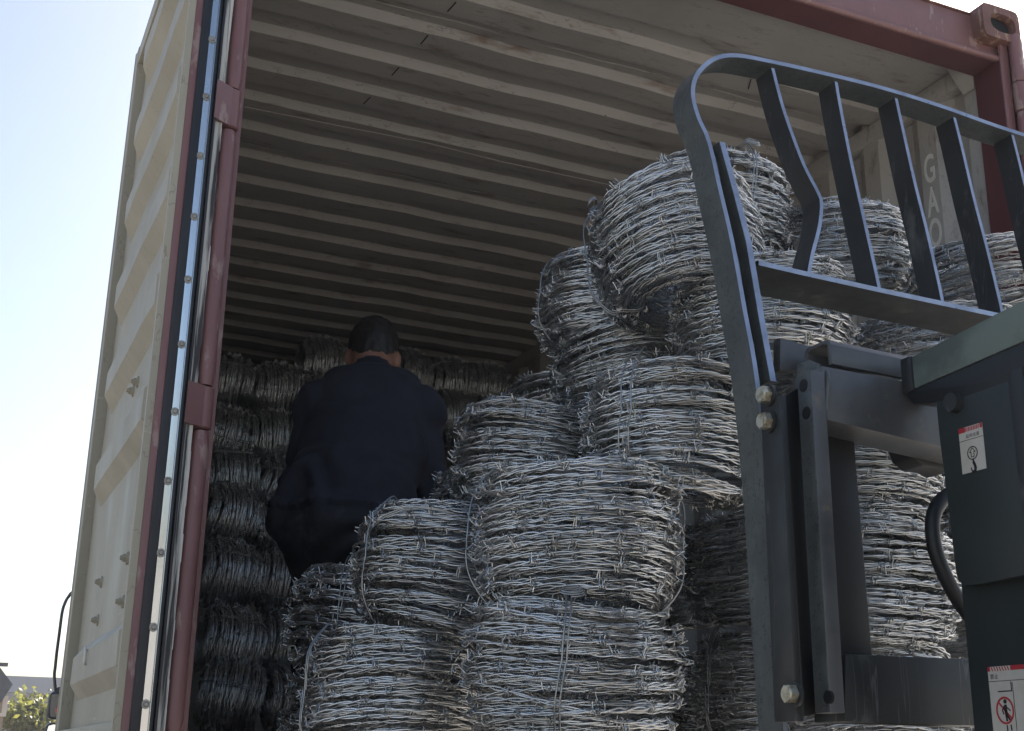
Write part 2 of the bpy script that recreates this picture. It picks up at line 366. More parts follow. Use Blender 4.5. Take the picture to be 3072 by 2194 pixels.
# ---- doors, folded right back against the sides
def door(side):
    """the left leaf: inner face at x = -.145, hinge edge at y = -.05, free edge at y = 1.085"""
    d = empty('door', (0,0,0))
    X = lambda x: x if side < 0 else W - x
    T, B = -.13, FL+.03
    def bx(name, a_, b_, m, bev=0., par=None):
        xs = sorted((X(a_[0]), X(b_[0])))
        return MB().box((xs[0],a_[1],a_[2]+ZR),(xs[1],b_[1],b_[2]+ZR)).build(name, m, par or d, bevel=bev)
    # corrugated panel with tapered rib ends
    crest, rec, sl = -.143, -.114, .034
    ribs = [(-.24,-.302),(-.49,-.551),(-.74,-.800),(-.988,-1.050),(-1.240,-1.302),(-1.493,-1.558),(-1.988,-2.054)]
    prof = [(T-.05, rec)]
    for (a_, b_) in ribs: prof += [(a_+sl, rec), (a_, crest), (b_, crest), (b_-sl, rec)]
    prof.append((B+.06, rec))
    cols_ = [(-.020,0.),(.000,0.),(.035,1.),(.22,1.),(.40,1.),(.62,1.),(.842,1.),(.895,0.),(1.03,0.)]
    mb = MB(); n_ = len(prof)
    for ci,(y,k) in enumerate(cols_):
        for pi,(z,x) in enumerate(prof):
            dent = .0022*math.sin(y*9+z*5.3)*math.sin(z*11+y*3)
            mb.v.append((X(rec+(x-rec)*k+dent), y, z+ZR))
    for ci in range(len(cols_)-1):
        mb.f += [(ci*n_+i, (ci+1)*n_+i, (ci+1)*n_+i+1, ci*n_+i+1) for i in range(n_-1)]
    mb.build('panel', 'beige', d)
    # frame members
    bx('stile', (-.1455,-.046,B),(-.085,-.018,T), 'beige', .003)
    mb = MB(); mb.box((min(X(-.1475),X(-.132)),-.051,ZR+B),(max(X(-.1475),X(-.132)),-.0465,ZR+T)); mb.build('stile_lip', 'beige', d, bevel=.0015)
    bx('stile', (-.142,1.03,B),(-.085,1.085,T), 'beige', .004)
    bx('stile_lip', (-.144,1.078,B),(-.125,1.090,T), 'beige', .002)
    bx('top_rail', (-.140,-.018,T-.06),(-.085,1.03,T), 'beige', .004)
    bx('bottom_rail', (-.144,-.018,B),(-.085,1.03,-2.160), 'beige', .004)
    bx('outer_skin', (-.084,-.03,B),(-.078,1.08,T), 'red')
    # hinge edge, seen from the camera: red paint, seals and the riveted retaining strip
    bx('edge_paint', (-.1318,-.0505,B),(-.104,-.0462,T), 'red')
    bx('seal_lip', (-.117,-.056,B),(-.0985,-.0508,T), 'rubber', .002)
    bx('seal', (-.1035,-.0500,B),(-.068,-.0462,T), 'rubber')
    bx('seal_lip', (-.0815,-.060,B),(-.0755,-.0505,T), 'rubber', .002)
    bx('seal_lip', (-.0735,-.066,B),(-.0685,-.0502,T), 'rubber', .002)
    st = bx('retaining_strip', (-.0975,-.0535,B),(-.0835,-.0504,T), 'steel', .001)
    bx('strip_edge', (-.0832,-.0560,B),(-.0818,-.0504,T), 'steel', par=st)
    mb = MB(); 
    nz = 40
    for i in range(nz):
        z0_ = B+(T-B)*i/nz; z1_ = B+(T-B)*(i+1)/nz; j = .0008*math.sin(i*2.3)
        xs = sorted((X(-.0678), X(-.0515+j)))
        mb.box((xs[0],-.050,ZR+z0_),(xs[1],-.040+j,ZR+z1_))
    mb.build('worn_seal', 'worn', d)
    z = -.276
    while z > B:
        mb = MB(); c = (X(-.0915), -.0535, ZR+z)
        mb.cyl(c, (c[0],c[1]-.0022,c[2]), .0088, .0085, 18)
        mb.cyl((c[0],c[1]-.002,c[2]), (c[0],c[1]-.005,c[2]), .0056, .0035, 12)
        mb.build('rivet', 'rivet', d, True); z -= .1425
    # bolt heads of the lock gear on the inner face
    if side < 0:
        for (u, v) in ((416,1147),(402,1174),(385,1675),(307,1747),(372,1806),(296,1861)):
            p = atx(u, v, -.114)
            mb = MB(); mb.cyl(p, (p[0]-.005,p[1],p[2]), .0145, .0135, 14); mb.cyl((p[0]-.004,p[1],p[2]), (p[0]-.013,p[1],p[2]), .0095, .0085, 6)
            mb.cyl((p[0]-.012,p[1],p[2]), (p[0]-.018,p[1],p[2]), .0055, .005, 8); mb.build('bolt', 'beige', d, True, angle=30)
        p = atx(262, 1968, -.143)
        mb = MB(); mb.tube([p+np.array((-.003,.008,.012)), p+np.array((-.006,.004,.018)), p+np.array((-.006,-.004,.014)), p+np.array((-.005,-.004,-.014)), p+np.array((-.003,.004,-.02))], .003, 6)
        mb.build('weld_mark', 'letter', d, True)
    return d
dl = door(-1); dl.parent = ct; dl.matrix_parent_inverse = wmat(ct).inverted()
dr = door(1); dr.parent = ct; dr.matrix_parent_inverse = wmat(ct).inverted()
tag(dl, 'beige inner face of the left door leaf with horizontal ribs')
# lettering down the right wall
for ch, z in (('G',-.303),('A',-.421),('O',-.535),('U',-.65)):
    cu = bpy.data.curves.new('letter', 'FONT'); cu.body = ch; cu.size = .142; cu.align_x = 'CENTER'; cu.extrude = .0006
    cu.offset = .002
    to = bpy.data.objects.new('letter', cu); col.objects.link(to)
    dg = bpy.context.evaluated_depsgraph_get(); me = bpy.data.meshes.new_from_object(to.evaluated_get(dg))
    bpy.data.objects.remove(to)
    for v in me.vertices:
        x, y, z_ = v.co; v.co = (W+.0065+z_, .353-x*.52, ZR+z-.05+y)
    me.update(); link('letter', me, 'letter', ct)
# thread across the roof
mb = MB(); P_ = [aty(u,v,1.35) for u,v in ((735,321),(1024,379),(1276,428),(1500,484),(1880,566))]
mb.tube(P_, .0008, 5); s_ = mb.build('string', 'letter'); tag(s_, 'thin pale string stretched across under the container roof', 'string')
# scuffs on the roof: short dark weld and scratch marks lying on the lining
def on_roof(u, v):
    d = ray(u, v)
    for lv in (-.0148, .0132):
        p = CAM+d*((ZR+lv-CAM[2])/d[2]); low = (p[1] < .41) or ((p[1]-.5202) % .2225 < .112)
        if low == (lv < 0): return p
    return p
for (u, v, du, dv) in ((1342,36,30,-34),(1262,133,26,-32),(1175,227,26,-30),(1090,313,26,-28),(1930,152,8,-18),(1525,288,16,-10),(2245,268,12,-34),(1815,345,8,-8),(1240,395,8,-10)):
    p = on_roof(u, v); q = on_roof(u+du, v+dv); q[2] = p[2]
    q[1] = p[1]+max(-.06, min(.06, q[1]-p[1])); w_ = np.array((.0022,0,0))
    mb = MB(); mb.add([p+w_, p-w_, q-w_, q+w_], [(0,1,2,3)]); mb.build('scratch', 'hole', ct)

# ------------------------------------------------------------------ barbed wire coils
def frame_tubes(C_, r, n, closed=False):
    """vectorised tube: C_ (m,3) centreline, r scalar, n sides -> verts, faces"""
    m = len(C_); T = np.gradient(C_, axis=0); T /= np.linalg.norm(T, axis=1)[:,None]+1e-12
    ref = np.array((.02,.03,1.)); A_ = np.cross(T, ref); bad = np.linalg.norm(A_, axis=1) < .05
    A_[bad] = np.cross(T[bad], (1.,0,0)); A_ /= np.linalg.norm(A_, axis=1)[:,None]; B_ = np.cross(T, A_)
    t = 2*np.pi*np.arange(n)/n
    V = C_[:,None,:] + r*(np.cos(t)[None,:,None]*A_[:,None,:] + np.sin(t)[None,:,None]*B_[:,None,:])
    i = np.arange(m-1)[:,None]; k = np.arange(n)[None,:]; k2 = (k+1) % n
    Fq = np.stack([i*n+k, i*n+k2, (i+1)*n+k2, (i+1)*n+k], -1).reshape(-1,4)
    return V.reshape(-1,3), Fq
class Geo:
    def __init__(s): s.V = []; s.F = []; s.n = 0
    def add(s, V, Fq): s.V.append(V); s.F.append(Fq+s.n); s.n += len(V)
    def mesh(s, name):
        V = np.concatenate(s.V).astype(np.float32); Q = np.concatenate(s.F).astype(np.int32)
        me = bpy.data.meshes.new(name); me.vertices.add(len(V)); me.vertices.foreach_set('co', V.ravel())
        me.loops.add(Q.size); me.loops.foreach_set('vertex_index', Q.ravel())
        me.polygons.add(len(Q)); me.polygons.foreach_set('loop_start', np.arange(len(Q), dtype=np.int32)*4)
        me.polygons.foreach_set('use_smooth', np.ones(len(Q), dtype=bool)); me.update(calc_edges=True); return me
def smooth_noise(rng, s, step, amp):
    """1-D smooth random curve sampled at arc lengths s"""
    kx = np.arange(0, s[-1]+4*step, step); ky = rng.normal(0, amp, len(kx))
    j = np.clip((s/step).astype(int), 0, len(kx)-2); t = s/step-j; t = t*t*(3-2*t)
    return ky[j]*(1-t)+ky[j+1]*t
def coil_meshes(seed, R=.178, H=.222, RI=.078, rows=14, detail=1.):
    rng = np.random.default_rng(seed); ws = Geo(); bs = Geo()
    wr = .00175
    sh = [.022]+list(rng.random(5)*6.28)
    def strand(rfun, turns, pitch, nside, step, barbs, th0=0., off=.0021, jr=.003, jz=.004):
        """rfun(f) -> (r, z) for winding fraction f in 0..1"""
        m0 = int(turns*2*np.pi*R/step); f = np.linspace(0, 1, m0); r, z = rfun(f)
        th = th0+f*turns*2*np.pi
        s = np.concatenate([[0], np.cumsum(np.hypot(np.diff(th)*r[1:], np.diff(r)))])
        r = r + smooth_noise(rng, s, .22, jr); z = z + smooth_noise(rng, s, .33, jz) + smooth_noise(rng, s, .13, jz*.25)
        r = r*(1+sh[0]*np.cos(2*th+sh[1])+.011*np.cos(3*th+sh[2])); z = z*(1+.07*np.cos(th+sh[3]))+.006*np.cos(th+sh[4])+.005*np.cos(2*th+sh[5])
        C_ = np.stack([r*np.cos(th), r*np.sin(th), z], -1)
        er = np.stack([np.cos(th), np.sin(th), 0*th], -1); ez = np.array((0,0,1.))
        ph = 2*np.pi*(s/pitch + smooth_noise(rng, s, .1, .12)); of = off*(1+smooth_noise(rng, s, .05, .25))
        o = of[:,None]*(np.cos(ph)[:,None]*er + np.sin(ph)[:,None]*ez)
        for sg in (1,-1): ws.add(*frame_tubes(C_+sg*o, wr, nside))
        if barbs:
            T = np.gradient(C_, axis=0); T /= np.linalg.norm(T, axis=1)[:,None]
            q = .02+rng.random()*.07
            while q < s[-1]-.02:
                i = int(np.searchsorted(s, q)); c = C_[i]; t = T[i]
                u = er[i]-t*er[i].dot(t); u /= np.linalg.norm(u); w = np.cross(t, u)
                for b in range(2):
                    a0 = rng.normal(0, 1.25); tw = 2*np.pi*1.75
                    ns = 13; a_ = a0+np.linspace(0, tw, ns); ax = (np.linspace(-.5,.5,ns)*.0095 + (b-.5)*.004)
                    rad = .0050+.0008*b
                    H_ = c+ax[:,None]*t+rad*(np.cos(a_)[:,None]*u+np.sin(a_)[:,None]*w)
                    tl = .008+rng.random()*.005
                    def tail(k, sg):
                        tang = (-math.sin(a_[k])*u+math.cos(a_[k])*w)*sg; outw = math.cos(a_[k])*u+math.sin(a_[k])*w
                        d_ = tang*.8+outw*.45+t*rng.normal(0,.25)+u*.25; d_ /= np.linalg.norm(d_); return d_*tl
                    P0 = H_[0]+tail(0,-1); P1 = H_[-1]+tail(ns-1,1)
                    H_ = np.concatenate([[P0], H_, [P1]])
                    bs.add(*frame_tubes(H_, .0012, 4))
                q += (.095+rng.random()*.05)/barbs
    bulge = lambda f: 1-2*np.abs(f-.5)
    def side(dr, jit):
        def fn(f):
            x = 2*f-1; r = R-dr-.030*np.abs(x)**3.2; return r, (H/2-.008)*x*(1-.0*dr)
        return fn
    step = .0085/detail
    strand(side(.000,0), rows, .078, 5, step, True, rng.random()*6, jr=.0035, jz=.009)
    strand(side(.009,0), rows, .080, 4, step, .5, rng.random()*6, jr=.0035, jz=.009)
    strand(side(.018,0), rows, .076, 3, step*1.5, False, rng.random()*6, jr=.003, jz=.007)
    
    for sg in (1,-1):
        def cap(f, sg=sg):
            r = RI+(R-.034-RI)*f; return r, sg*(H/2-.004-.012*np.abs(2*f-1)**3)
        strand(cap, 9, .07, 4, step*1.1, .6, rng.random()*6, jr=.004, jz=.004)
        def cap2(f, sg=sg):
            r = RI+.004+(R-.04-RI)*f; return r, sg*(H/2-.014+0*f)
        strand(cap2, 7, .063, 3, step*1.6, False, rng.random()*6, jr=.004, jz=.003)
    def inner(f): return RI+0*f, (H/2-.015)*(2*f-1)
    strand(inner, 12, .07, 3, step*1.8, False)
    return ws.mesh('winding'), bs.mesh('barbing')
def tie_mesh(seed, R=.178, H=.222, RI=.078, curl=True, double=True, slack=0.):
    """a tie wire looped round the section of the coil in the x-z plane"""
    rng = np.random.default_rng(seed); G = Geo()
    for k in range(2 if double else 1):
        o = .006; pts = []
        A_ = [(R+o+slack, 0), (R+o-.001, H/2*.62), (R-.03, H/2+o+.001), ((R+RI)/2, H/2+o), (RI+.006, H/2+o-.004), (RI-o, H/2*.5),
              (RI-o, -H/2*.5), (RI+.006, -H/2-o+.004), ((R+RI)/2, -H/2-o), (R-.03, -H/2-o-.001), (R+o-.001, -H/2*.62)]
        n = 90; A_ = np.array(A_+[A_[0]])
        s = np.linspace(0, len(A_)-1, n); j = np.clip(s.astype(int), 0, len(A_)-2); t = s-j
        Pm = A_[(j-1) % (len(A_)-1)]; P0 = A_[j]; P1 = A_[j+1]; P2 = A_[(j+2) % (len(A_)-1)]; t = t[:,None]
        C2 = .5*(2*P0+(P1-Pm)*t+(2*Pm-5*P0+4*P1-P2)*t**2+(3*P0-Pm-3*P1+P2)*t**3)
        yo = (k-.5)*.006*np.sin(s*1.9+rng.random()*6)+rng.normal(0,.004)
        C3 = np.stack([C2[:,0], yo+.004*np.sin(s*.9+seed), C2[:,1]], -1)
        G.add(*frame_tubes(C3, .0015, 6))
    if curl:
        t = np.linspace(0, 2*np.pi*2.6, 60); rr = .020-.004*t/t[-1]
        C3 = np.stack([R-.018+rr*np.cos(t)*.55, rr*np.sin(t), H/2+.0045+rr*np.cos(t)*-.35+.0005*t], -1)
        G.add(*frame_tubes(C3, .0016, 6))
    return G.mesh('tie_wire')
VAR = [coil_meshes(11), coil_meshes(23, H=.232), coil_meshes(37, R=.172, H=.214)]
FAR = coil_meshes(51, R=.138, H=.205, RI=.075, rows=15, detail=.75)
TIES = [tie_mesh(1, curl=False), tie_mesh(2, curl=True), tie_mesh(3, curl=False, double=False, slack=.006)]
for me in [v[0] for v in VAR]+[v[1] for v in VAR]: me.materials.append(MT['wire'])
for me in FAR: me.materials.append(MT['wire_dull'])
for me in TIES: me.materials.append(MT['tie'])
K = 3072/2274
def coil(pos, label, var=0, rot=(0,0,0), scl=(1,1,1), ties=((0,0),), group=None):
    r = empty('wire_coil', pos); r.rotation_euler = [R_(q) for q in rot]; r.scale = scl
    tag(r, label, 'wire coil', group)
    w, b = VAR[var] if var < 3 else FAR
    for nm, me in (('winding', w), ('barbing', b)):
        o = bpy.data.objects.new(nm, me); col.objects.link(o); o.parent = r
        if nm == 'barbing': o['kind'] = 'stuff'
    for (kind, ang) in ties:
        o = bpy.data.objects.new('tie_wire', TIES[kind]); col.objects.link(o); o.parent = r; o.rotation_euler = (0,0,R_(ang-rot[2] if var < 3 else ang))
        if var >= 3: o.scale = (.775,.775,.92)
    return r
GP = 'wire coils stacked on the forklift'
def px(x, y, t): return atd(x*K, y*K, t)
# angle of a tie: -110 points at the camera, -150 more to the left, -60 to the right
PILE = [
 (px(1272,1495,2.17), 'largest barbed wire coil, lowest in the front corner of the pile, curled tie on top', 0, (2,1,20), (1.04,1.04,1.03), ((1,-118),(0,60))),
 (px(1280,1200,2.29), 'tilted barbed wire coil at the front corner, a tie wire loop on each side', 1, (5,7,75), (1.02,1.02,1.06), ((2,-196),(0,-30))),
 (px(882,1550,2.45), 'barbed wire coil at the bottom left with a tie down its left side', 2, (2,-2,140), (1.05,1.05,1.1), ((0,-176),)),
 (px(992,1280,2.54), 'barbed wire coil left of the front corner with a loose wire arching over its top', 0, (-2,-3,200), (1.02,1.02,1.04), ((2,-160),(0,80))),
 (px(915,1345,3.2), 'barbed wire coil peeping out behind the coil with the arching wire', 1, (3,0,10), (1,1,1), ((0,20),)),
 (px(822,1395,2.85), 'leftmost upper barbed wire coil of the pile, dark below the worker', 2, (0,4,60), (1.03,1.03,1.03), ((0,-130),)),
 (px(812,1605,2.82), 'leftmost barbed wire coil in the bottom row of the pile', 1, (0,0,95), (1.03,1.03,1), ((0,20),)),
 (px(1500,968,2.48), 'wide barbed wire coil left of the forklift post with two thin ties', 2, (0,2,310), (1.08,1.08,1.08), ((2,-142),(2,-148))),
 (px(1195,1035,2.69), 'barbed wire coil beside the dark shirt with a twisted tie on its right', 1, (2,-3,150), (1,1,1), ((1,-72),)),
 (px(1130,1165,3.02), 'barbed wire coil low behind the tilted front coil, beside the worker', 0, (0,3,33), (1,1,1), ((0,60),)),
 (px(1275,945,3.17), 'small showing barbed wire coil furthest back on the left slope of the pile', 2, (4,-4,250), (1,1,1), ((0,90),)),
 (px(1405,848,2.83), 'barbed wire coil in the second tier under the leaning coil', 0, (-3,3,100), (1,1,.92), ((0,60),)),
 (px(1360,695,2.95), 'barbed wire coil standing at the left of the top tier, thin tie down its edge', 1, (4,-8,170), (1,1,.95), ((2,-176),)),
 (px(1500,562,2.64), 'leaning barbed wire coil at the top left of the pile with a wire loop', 1, (-9,9,40), (1.03,1.03,1.12), ((1,-205),)),
 (px(1588,470,3.0), 'topmost barbed wire coil with a knotted tie right of the post', 2, (3,6,280), (1,1,1.05), ((1,-92),)),
 (px(1858,572,3.14), 'top tier barbed wire coil seen between the backrest bars', 0, (-8,-3,120), (1.02,1.02,1), ((0,-40),)),
 (px(2210,668,2.9), 'rightmost barbed wire coil of the top tier behind the backrest', 1, (3,2,222), (1,1,1), ((0,60),)),
 (px(1690,728,2.57), 'barbed wire coil under the leaning coil with two long thin ties', 2, (-3,6,15), (1.05,1.05,1.06), ((2,-128),(2,-136))),
 (px(2090,828,2.66), 'barbed wire coil below the lower backrest bar with a paired tie', 0, (0,4,330), (1.02,1.02,1), ((0,-96),(0,-101))),
 (px(1690,1255,2.96), 'barbed wire coil set back in shadow left of the forklift post', 1, (0,0,45), (1.04,1.04,1.04), ((0,30),)),
 (px(1710,1535,2.94), 'shaded barbed wire coil low beside the post with a twisted tie', 2, (0,2,190), (1.04,1.04,1.1), ((0,-172),)),
 (px(1895,1070,2.66), 'upper barbed wire coil seen through the carriage opening', 0, (0,6,260), (1,1,1), ((0,80),)),
 (px(1915,1305,2.56), 'middle barbed wire coil seen through the carriage opening', 1, (0,-2,300), (1.02,1.02,1), ((0,-210),)),
 (px(1932,1570,2.54), 'lowest barbed wire coil seen through the carriage opening', 2, (0,0,130), (1.03,1.03,1.05), ((0,80),)),
 (px(1565,1290,3.4), 'dark barbed wire coil in the gap right of the tilted corner coil', 0, (0,0,10), (1,1,1), ((0,80),)),
 (px(1575,1560,3.36), 'dark barbed wire coil in the gap right of the lowest corner coil', 2, (0,0,70), (1,1,1.1), ((0,80),)),
 (px(2195,1230,3.0), 'dark barbed wire coil behind the hose and mast plate', 0, (0,0,70), (1,1,1), ((0,80),)),
 (px(2200,1500,3.0), 'dark barbed wire coil low behind the mast plate', 1, (0,0,20), (1,1,1), ((0,80),)),
]
rpl = random.Random(12)
for (p, lab, v, ro, sc, ti) in PILE:
    ro = [q+rpl.uniform(-3.5,3.5) for q in ro[:2]]+[ro[2]]; sc = [sc[0]*rpl.uniform(.955,1.045), sc[1]*rpl.uniform(.955,1.045), sc[2]*rpl.uniform(.95,1.05)]
    r_ = coil(p, lab, v, ro, sc, ti, GP)
    if 'arching' in lab and 'loose' in lab:
        for k_ in range(2):
            P_ = [px(x+k_*4, y+k_*3, t) for x, y, t in ((800,1222,2.50),(806,1196,2.48),(824,1168,2.46),(852,1145,2.44),(890,1130,2.42),(930,1125,2.41),(975,1131,2.41),(1020,1144,2.42),(1050,1160,2.43))]
            MB().tube(P_, .0016, 6).build('tie_wire', 'tie', r_, True)
# rear stack: smaller coils lying on their sides, stepping back up to the roof
ROWS = [(1565,4.5),(1425,4.7),(1285,4.95),(1165,5.2),(1062,5.45),(962,5.7),(868,5.95),(785,6.2)]
ORD = ['bottom','second','third','fourth','fifth','sixth','seventh','topmost']
COLN = ['nearest the left post','second from the left post','third from the left post','fourth from the left post','behind the worker','right of the worker','beside the wire pile']
rng = random.Random(5)
for ri, (vv, tt) in enumerate(ROWS):
    q0 = px(508+rng.uniform(-8,8), vv, tt)
    for ci in range(7):
        if (ci > 2 and ri < 6) or (ci < 2 and ri == 7): continue
        coil((q0[0]+.226*ci+rng.uniform(-.012,.012), q0[1]+rng.uniform(-.06,.06), q0[2]+rng.uniform(-.022,.022)),
             'dim wire coil lying on its side inside, %s row, %s' % (ORD[ri], COLN[ci]), 3,
             (rng.uniform(-9,9), 90+rng.uniform(-9,9), rng.uniform(-10,10)), (1,1,1), ((0,rng.uniform(-150,-60)),), 'dim wire coils stacked inside')

# ------------------------------------------------------------------ forklift
YB = -1.0
fk = empty('forklift', (1.05, -1.15, 0.)); tag(fk, 'dark grey forklift mast and load backrest with green arm and warning labels', 'forklift')
X0 = aty(2264,1136,YB)[0]; Z0 = aty(2264,1136,YB)[2]
pt = atx(2122,428,X0); KT = (pt[1]-YB)/(pt[2]-Z0)           # the backrest leans forward over the load
def atp(u, v):
    """point of the leaning backrest plane"""
    n_ = np.array((0,1.,-KT)); o = np.array((0,YB,Z0)); d = ray(u, v)
    p = CAM+d*(n_.dot(o-CAM)/n_.dot(d))
    return p if p[2] > Z0 else aty(u, v, YB)
def flat_bar(name, pts, th, depth, m, me_edge=None, parent=None, side=1):
    """flat bar on edge swept along pts; thickness th to the side, depth into the scene"""
    P_ = np.array(pts); T = np.gradient(P_, axis=0); T /= np.linalg.norm(T, axis=1)[:,None]
    Y_ = np.array((0,1.,0)); Nn = np.cross(T, Y_); Nn /= np.linalg.norm(Nn, axis=1)[:,None]
    mb = MB(); vs = []
    for p, n_ in zip(P_, Nn):
        q = p+side*n_*th; vs += [p, q, q+Y_*depth, p+Y_*depth]
    fs = []
    for i in range(len(P_)-1):
        for k in range(4): fs.append((4*i+k, 4*i+(k+1)%4, 4*i+4+(k+1)%4, 4*i+4+k))
    fs += [(3,2,1,0), tuple(4*(len(P_)-1)+k for k in range(4))]
    mb.add(vs, fs); o = mb.build(name, m, parent or fk, True, angle=35)
    o.data.materials.append(MT['edge'])
    for p in o.data.polygons:
        if p.normal.y < -.8: p.material_index = 1  # faces towards the camera take the painted sky brightness
    return o
br = empty('load_backrest', (X0, YB, Z0)); br.parent = fk; br.matrix_parent_inverse = wmat(fk).inverted()
def rnd(pts, k=6):
    """Catmull-Rom through pixel points"""
    A_ = np.array([pts[0]]+list(pts)+[pts[-1]], float); out = []
    for i in range(1, len(A_)-2):
        for t in np.linspace(0, 1, k, endpoint=False):
            p0,p1,p2,p3 = A_[i-1:i+3]
            out.append(.5*(2*p1+(p2-p0)*t+(2*p0-5*p1+4*p2-p3)*t**2+(3*p1-p0-3*p2+p3)*t**3))
    return out+[A_[-2]]
arc = [(2350,2195),(2324,1830),(2298,1462),(2264,1136),(2228,930),(2192,731),(2155,570),(2122,428),(2090,352),(2073,283),(2085,222),(2134,174),(2199,160),(2300,176),(2470,214),(2639,256),(2820,312),(3000,376),(3200,440)]
flat_bar('outer_bar', [atp(*q) for q in rnd(arc, 5)], .0085, .062, 'scuffed', parent=br, side=-1)
low = [(2276,781),(2408,812),(2633,862),(2998,940),(3200,980)]
flat_bar('lower_bar', [atp(*q) for q in low], .009, .112, 'lift', parent=br, side=-1)
for sl_ in ([(2327,203),(2352,300),(2378,380),(2420,490),(2462,572),(2474,610),(2468,680),(2448,760),(2436,822)],
            [(2517,245),(2532,330),(2562,480),(2600,650),(2648,862)], [(2697,294),(2716,380),(2752,540),(2792,700),(2838,902)],
            [(2872,352),(2892,430),(2930,590),(2972,750),(3018,940)], [(3046,404),(3068,490),(3106,650),(3146,800),(3190,975)]):
    pp = [atp(*q) for q in rnd(sl_, 4)]
    pp[-1] = pp[-1]+np.array((0,0,-.004))
    flat_bar('slat', [p+np.array((0,.004,0)) for p in pp], .0075, .05, 'lift', parent=br, side=-1)
# second upright welded inside the outer bar
mbar = [(2171,431),(2212,580),(2251,731),(2290,960),(2325,1148)]
flat_bar('mounting_bar', [atp(*q)+np.array((0,-.004,0)) for q in mbar], .0115, .055, 'scuffed', parent=br, side=-1)
for (v0_, v1_) in ((440,545),(735,845),(1005,1060)):
    us = np.interp([v0_, v1_], [428,731,1136], [2122,2192,2264])
    a_ = atp(us[0]+13, v0_); b_ = atp(us[1]+13, v1_)
    mb = MB(); n_ = 12; mb.tube([a_+(b_-a_)*i/(n_-1)+np.array((.004,.012,0)) for i in range(n_)], [.003+.0035*math.sin(math.pi*min(1,max(0,i/(n_-1)*.96+.02)))+.0008*math.sin(i*3.) for i in range(n_)], 8)
    mb.build('weld_bead', 'scuffed', br, True)
# carriage
ca = empty('carriage', (X0, YB, ZR+FL)); ca.parent = fk; ca.matrix_parent_inverse = wmat(fk).inverted()
def quad_y(name, pts, y, dy, m, bevel=.002, par=None):
    return MB().prism([aty(u,v,y) for u,v in pts], (0,dy,0)).build(name, m, par or ca, bevel=bevel)
# bolt plate: faces left, between the outer bar and the carriage upright
xp = aty(2345,1300,-1.085)[0]
yq = atx(2285,1320,xp)[1]
pl = MB().prism([(xp,-1.085,aty(2345,1186,-1.085)[2]),(xp,yq,aty(2345,1172,-1.085)[2]),(xp,yq,aty(2410,2166,-1.085)[2]),(xp,-1.085,aty(2410,2166,-1.085)[2])], (.012,0,0)).build('bolt_plate', 'lift', ca, bevel=.002)
xq = xp-.0
for (u, v) in ((2288,1184),(2290,1263),(2366,2082)):
    p = atx(u, v, xp-.012)
    mb = MB(); mb.cyl((xp+.001,p[1],p[2]), (xp-.004,p[1],p[2]), .0175, .0175, 24); w_ = mb.build('washer', 'lift', ca, True)
    mb = MB(); mb.cyl((xp-.003,p[1],p[2]), (xp-.0155,p[1],p[2]), .0136, .0136, 6); mb.cyl((xp-.0154,p[1],p[2]), (xp-.0175,p[1],p[2]), .0120, .0108, 24)
    mb.build('bolt', 'bolt', ca, bevel=0)
# behind it a black sheet standing in for the dark gap
quad_y('gap_sheet', [(2352,1190),(2402,1160),(2420,1462),(2470,2140),(2412,2150),(2372,1462)], -1.04, .02, 'matte')
# carriage upright: box with bolt holes in its left face
yf = -1.10
xu = aty(2431,1109,yf)[0]; zt = aty(2431,1109,yf)[2]; zb = aty(2516,2140,yf)[2]; xr = aty(2494,1451,yf)[0]
db = atx(2408,1462,xu)[1]-yf
up = MB().prism([(xu,yf,zb),(xr,yf,zb),(xr,yf,zt),(xu,yf,zt)], (0,db,0)).build('upright', 'scuffed', ca, bevel=.0025)
up.data.materials.append(MT['beam'])
for p in up.data.polygons:
    if p.normal.y < -.8: p.material_index = 1
for (u, v, rr) in ((2409,1157,.0098),(2418,1239,.0098),(2482,2092,.0092)):
    p = atx(u, v, xu-.001); mb = MB(); mb.cyl((xu+.004,p[1],p[2]), (xu-.0008,p[1],p[2]), rr, rr, 24)
    mb.build('bolt_hole', 'hole', up, True)
# upper cross beam, hooked rail above it, plate behind
quad_y('cross_beam', [(2466,1097),(2900,1178),(2940,1370),(2482,1260)], yf+.004, .075, 'beam', .003)
mb = MB(); P_ = [aty(u,v,yf+.003) for u,v in ((2480,1112),(2483,1140),(2481,1180),(2478,1230))]; mb.tube(P_, [.002,.005,.0045,.002], 8); mb.build('weld_bead', 'scuffed', ca, True)
a0 = aty(2498,1092,-1.075); b0 = aty(2760,1144,-1.075); hh = aty(2486,1030,-1.05)[2]-a0[2]
prof = [(0,0),(0,hh*.72),(.006,hh*.93),(.016,hh),(.06,hh),(.068,hh*.9),(.07,hh*.4),(.062,hh*.4),(.060,hh*.8),(.052,hh*.87),(.02,hh*.87),(.011,hh*.78),(.010,0)]
mb = MB(); n_ = len(prof); mb.prism([(a0[0], a0[1]+p, a0[2]+q) for p, q in prof], tuple(b0-a0)); mb.build('hook_rail', 'beam', ca, bevel=.001)
quad_y('gusset_plate', [(2341,1013),(2436,1040),(2436,1112),(2341,1112)], -.985, .02, 'beam')
quad_y('spacer_block', [(2425,1078),(2462,1092),(2462,1130),(2425,1118)], -1.07, .03, 'scuffed')
quad_y('lower_beam', [(2537,1962),(2930,1978),(2960,2180),(2534,2166)], yf+.004, .07, 'lift', .003)
quad_y('inner_rail', [(2470,1270),(2560,1290),(2618,1975),(2520,1975)], -1.03, .05, 'matte')
quad_y('roller_housing', [(2722,1330),(2830,1352),(2842,1420),(2815,1404),(2770,1398),(2738,1372)], -1.02, .05, 'matte', .004)
